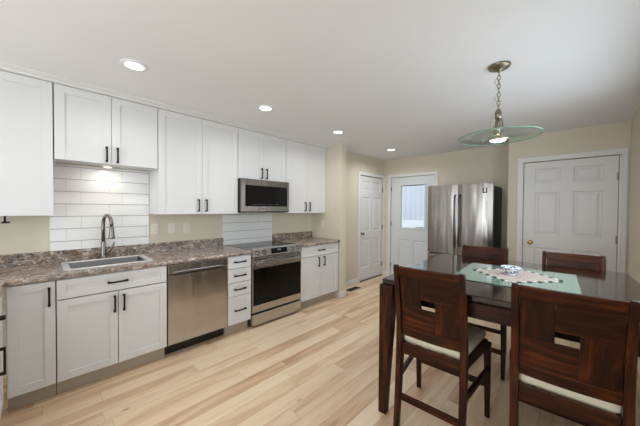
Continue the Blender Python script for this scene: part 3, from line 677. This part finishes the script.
# ------------------------------------------------------------------ wall plates, hook, floor register
def outlet(name, label, kind, loc, face):
    t = thing(name, label, 'outlet' if kind == 'o' else 'switch', loc, 0)
    if face == 'y': t.rotation_euler = (0, 0, -PI/2)
    bm = bmesh.new(); box(bm, .0006, -.036, -.058, .006, .036, .058, 0, .0015); obj('cover_plate', bm, 'plastic_white', t)
    if kind == 'o':
        for z in (.022, -.022):
            bm = bmesh.new(); box(bm, .0062, -.017, z-.014, .0085, .017, z+.014, 0, .002); s = obj('socket', bm, 'plastic_white', t)
            obj('slots', B((.0086, -.008, z-.005, .0088, -.006, z+.006), (.0086, .006, z-.005, .0088, .008, z+.006)), 'dark_hole', s)
    else:
        bm = bmesh.new(); box(bm, .0062, -.017, -.034, .009, .017, .034, 0, .002); obj('rocker', bm, 'plastic_white', t)
    return t
outlet('wall_outlet', 'white wall outlet nearest the tiled sink wall', 'o', (0, .872, 1.166), 'x')
outlet('wall_switch', 'white rocker switch between the two wall outlets beside the sink', 's', (0, 1.042, 1.166), 'x')
outlet('wall_outlet', 'white wall outlet farthest right of the three beside the sink', 'o', (0, 1.205, 1.164), 'x')
outlet('wall_outlet', 'white outlet on the end wall over the short worktop', 'o', (.262, 3.274, 1.145), 'y')
hk = thing('paper_towel_holder', 'black paper towel holder under the leftmost wall cabinet', 'holder', (.20, -.181, 1.3435))
bm = bmesh.new(); box(bm, -.16, -.02, -.003, .03, .02, -.0005, 0, .001); box(bm, .0, -.006, -.06, .012, .006, -.003, 0, .001); obj('bracket', bm, 'black_metal', hk)
bm = bmesh.new(); box(bm, -.14, -.02, -.07, .014, .02, -.0605, 0, .002); obj('arm', bm, 'black_metal', hk)
vt = thing('floor_register', 'dark brown floor vent on the floor beside the hall wall', 'vent', (.517, 3.80, 0), 0)
bm = bmesh.new(); box(bm, -.06, -.155, .0005, .06, .155, .004, 0, .001); obj('frame', bm, 'register_brown', vt)
bm = bmesh.new()
for k in range(14): box(bm, -.045, -.135+k*.02, .0041, .045, -.135+k*.02+.008, .0048)
obj('slots', bm, 'dark_hole', vt)

# ------------------------------------------------------------------ dining table (turned 4 degrees)
TR = math.radians(4.0); W2, D2 = .672, .695
TC = Vector((2.378, 1.632, 0))+Matrix.Rotation(TR, 3, 'Z') @ Vector((W2, D2, 0))
def tw(x, y, z=0):
    v_ = Matrix.Rotation(TR, 3, 'Z') @ Vector((x, y, 0)); return (TC.x+v_.x, TC.y+v_.y, z)
tb = thing('dining_table', 'square dark brown counter-height dining table', 'table', (TC.x, TC.y, 0), TR)
bm = bmesh.new()
loft(bm, [rr(-W2+.006, -D2+.006, W2-.006, D2-.006, .889, .012), rr(-W2, -D2, W2, D2, .896, .014), rr(-W2, -D2, W2, D2, .920, .014), rr(-W2+.004, -D2+.004, W2-.004, D2-.004, .925, .012)], smooth=False)
obj('tabletop', bm, 'table_top_wood', tb)
bm = bmesh.new(); ai, at_ = .045, .022
for s in (-1, 1):
    box(bm, -W2+.07, s*(D2-ai)-at_/2, .785, W2-.07, s*(D2-ai)+at_/2, .872); box(bm, s*(W2-ai)-at_/2, -D2+.07, .785, s*(W2-ai)+at_/2, D2-.07, .872)
    box(bm, -W2+.07, s*(D2-ai-.012)-at_/2, .872, W2-.07, s*(D2-ai-.012)+at_/2, .889); box(bm, s*(W2-ai-.012)-at_/2, -D2+.07, .872, s*(W2-ai-.012)+at_/2, D2-.07, .889)
obj('apron', bm, 'wood_x', tb, bev=.002)
for sx in (-1, 1):
    for sy in (-1, 1):
        bm = bmesh.new(); X, Y = sx*(W2+.012), sy*(D2+.012); rings = []
        for z, q_ in ((0.0, .052), (.30, .066), (.72, .088), (.888, .092)):
            xs = sorted((X, X-sx*q_)); ys = sorted((Y, Y-sy*q_)); rings.append([(xs[0], ys[0], z), (xs[1], ys[0], z), (xs[1], ys[1], z), (xs[0], ys[1], z)])
        if sx == 1:   # keep clear of the wall
            for r_ in rings:
                for i_, p_ in enumerate(r_): r_[i_] = (p_[0]-.010, p_[1], p_[2])
        loft(bm, rings, smooth=False); obj('leg', bm, 'wood_z', tb, bev=.003)
gl = bmesh.new(); box(gl, -.335, -.34, 0, .335, .34, .006, 0, .002)
g_ = tag(obj('glass_panel', gl, 'green_glass'), 'pale green square glass sheet lying on the dining table', 'glass sheet'); g_.location = (3.022, 2.352, .9255); g_.rotation_euler = (0, 0, math.radians(2.5))
# doily
dl = thing('doily', 'grey lace doily with tufted edge under the blue and white bowl', 'doily', (3.02, 2.372, .9318), math.radians(48))
bm = bmesh.new(); hs = .185; loft(bm, [rr(-hs, -hs, hs, hs, 0, .03), rr(-hs, -hs, hs, hs, .002, .03), rr(-hs+.006, -hs+.006, hs-.006, hs-.006, .003, .025)], smooth=False); obj('cloth', bm, 'lace', dl)
nT = 10
for side in range(4):
    for k in range(nT):
        u = -hs+.022+(2*hs-.044)*k/(nT-1); p = Matrix.Rotation(side*PI/2, 3, 'Z') @ Vector((u, -hs-.005, 0))
        bm_ = bmesh.new(); lathe(bm_, [(.007, .0004), (.0115, .0015), (.0115, .004), (.006, .006), (.001, .0065)], 10, tuple(p)); obj('tuft', bm_, 'tassel_white' if (k+side) % 2 == 0 else 'tassel_green', dl)
bw = thing('bowl', 'small blue and white china bowl on the doily', 'bowl', (3.0, 2.365, .9352)); bw.scale = (.8, .8, .86)
bm = bmesh.new(); lathe(bm, [(.030, .008), (.045, .016), (.062, .032), (.073, .052), (.076, .060), (.073, .060), (.069, .052), (.058, .034), (.040, .019), (.001, .016)], 36, caps=False); obj('body', bm, 'blue_china', bw)
bm = bmesh.new(); lathe(bm, [(.034, 0), (.034, .003), (.030, .010), (.024, .010), (.022, 0)], 28, caps=False); obj('foot', bm, 'china_white', bw)
bm = bmesh.new(); lathe(bm, [(.0735, .0602), (.0765, .0602), (.077, .0625), (.075, .064), (.073, .0625), (.0735, .0602)], 36, caps=False); obj('rim', bm, 'china_white', bw)

# ------------------------------------------------------------------ chairs
def yback(z):       # local y of the back posts centre line
    if z < .60: return -.262+.045*math.sin(PI/2*z/.60)
    return -.217-.070*((z-.60)/.44)**1.5
HW = .187; FW = .232
def make_chair():
    t = thing('dining_chair', '', 'chair')
    zs_ = [0, .15, .35, .48, .55, .63, .77, .88, .98, 1.036, 1.056]
    for s in (-1, 1):
        bm = bmesh.new()
        beam(bm, [(s*HW, yback(z), z) for z in zs_], [.030, .032, .034, .034, .034, .033, .032, .031, .030, .030, .024], [.036, .042, .050, .056, .056, .048, .042, .038, .034, .034, .026])
        obj('leg', bm, 'wood_z', t, bev=.003)['label'] = 'rear leg running up as back post'
        bm = bmesh.new()
        beam(bm, [(s*FW, .240, 0), (s*FW, .232, .25), (s*(FW-.002), .222, .515)], [.028, .034, .042], [.028, .034, .042]); obj('leg', bm, 'wood_z', t, bev=.003)
    def curved(name, z0, z1, th, bow, mat):
        bm = bmesh.new(); n = 10; rings = []
        for k in range(n+1):
            u = -1+2*k/n; x = u*(HW-.014); o_ = -bow*(1-u*u)
            rings.append([(x, yback(z0)+o_-th/2, z0), (x, yback(z0)+o_+th/2, z0), (x, yback(z1)+o_+th/2, z1), (x, yback(z1)+o_-th/2, z1)])
        loft(bm, rings, smooth=False); return obj(name, bm, mat, t, bev=.002)
    curved('top_rail', .990, 1.050, .026, .014, 'wood_x')
    curved('lower_rail', .604, .662, .022, .014, 'wood_x')
    # back panel: four boards pinwheeled round a slot
    bm = bmesh.new(); z0, z1 = .663, .989; xw = HW-.017; hx, hz0, hz1 = .041, .800, .862; gp = .0005
    def board(xa, xb, za, zb_, mi):
        nx, nz = 8, 5; fr_, bk = [], []
        for i in range(nz+1):
            z = za+(zb_-za)*i/nz
            for lst, d in ((fr_, -.007), (bk, .007)):
                lst.append([bm.verts.new((xa+(xb-xa)*k/nx, yback(z)-.014*(1-((xa+(xb-xa)*k/nx)/(HW-.014))**2)+d, z)) for k in range(nx+1)])
        def F(vs):
            f = bm.faces.new(vs); f.material_index = mi
        for i in range(nz):
            for k in range(nx):
                F((fr_[i][k], fr_[i][k+1], fr_[i+1][k+1], fr_[i+1][k])); F((bk[i][k], bk[i+1][k], bk[i+1][k+1], bk[i][k+1]))
            F((fr_[i][0], fr_[i+1][0], bk[i+1][0], bk[i][0])); F((fr_[i][nx], bk[i][nx], bk[i+1][nx], fr_[i+1][nx]))
        for k in range(nx):
            F((fr_[0][k], bk[0][k], bk[0][k+1], fr_[0][k+1])); F((fr_[nz][k], fr_[nz][k+1], bk[nz][k+1], bk[nz][k]))
    board(-xw, -hx-gp, hz0+gp, z1, 0)        # tall, top left
    board(-hx+gp, xw, hz1, z1, 1)            # wide, top right
    board(hx, xw, z0, hz1-2*gp, 0)           # tall, bottom right
    board(-xw, hx-2*gp, z0, hz0-gp, 1)       # wide, bottom left
    obj('back_panel', bm, ['wood_z', 'wood_x'], t)
    bm = bmesh.new()
    box(bm, -HW+.018, -.232, .482, HW-.018, -.208, .552); box(bm, -FW+.020, .208, .482, FW-.020, .230, .544)
    for s in (-1, 1):
        loft(bm, [[(s*(HW-.010)+a_, -.19, .482), (s*(HW-.010)+a_+b2, -.19, .482), (s*(HW-.010)+a_+b2, -.19, .544), (s*(HW-.010)+a_, -.19, .544)] if e_ == 0 else
                  [(s*(FW-.006)+a_, .202, .482), (s*(FW-.006)+a_+b2, .202, .482), (s*(FW-.006)+a_+b2, .202, .544), (s*(FW-.006)+a_, .202, .544)] for e_ in (0, 1) for a_, b2 in ((-.011, .022),)], smooth=False)
    obj('seat_frame', bm, 'wood_x', t, bev=.002)
    bm = bmesh.new()
    def rq(z, i):
        return [(x*(1+.20*(y+.2)/.43), y, z) for x, y, z in rr(-HW+.004+i, -.196+i*.6, HW-.004-i, .248-i, z, .035, 5)]
    loft(bm, [rq(0.545, .010), rq(0.552, .001), rq(0.570, -.004), rq(0.586, .003), rq(0.597, .020), rq(0.604, .07)]); obj('cushion', bm, 'cream_fabric', t)['label'] = 'cream upholstered seat'
    bm = bmesh.new(); box(bm, -HW+.018, yback(.2)-.010, .19, HW-.018, yback(.2)+.010, .228); obj('stretcher', bm, 'wood_x', t, bev=.002)
    bm = bmesh.new(); box(bm, -FW+.014, .224, .205, FW-.014, .244, .243); obj('stretcher', bm, 'wood_x', t, bev=.002)
    for s in (-1, 1):
        bm = bmesh.new(); loft(bm, [[(x-.010, y, .315), (x+.010, y, .315), (x+.010, y, .350), (x-.010, y, .350)] for x, y in ((s*HW, -.205), (s*FW, .215))], smooth=False); obj('stretcher', bm, 'wood_y', t, bev=.002)
    return t
ch = make_chair()
spots = [((2.703, 1.842), math.radians(3), 'dark wood chair at the near left of the table, whole back and cream seat showing'),
         ((3.308, 1.860), math.radians(3), 'dark wood chair at the right front, its back largest in view'),
         ((2.672, 2.868), math.radians(183), 'dark wood chair on the far side of the table before the refrigerator'),
         ((3.332, 2.925), math.radians(184), 'dark wood chair on the far side of the table before the brass-knobbed white door')]
for i, ((x, y), rz, lb) in enumerate(spots):
    o = ch if i == 0 else dup(ch)
    o.location = (x, y, 0); o.rotation_euler = (0, 0, rz); o['label'] = lb; o.scale = (1, 1, 1 if i < 2 else .972); o['group'] = 'dining chairs around the table'
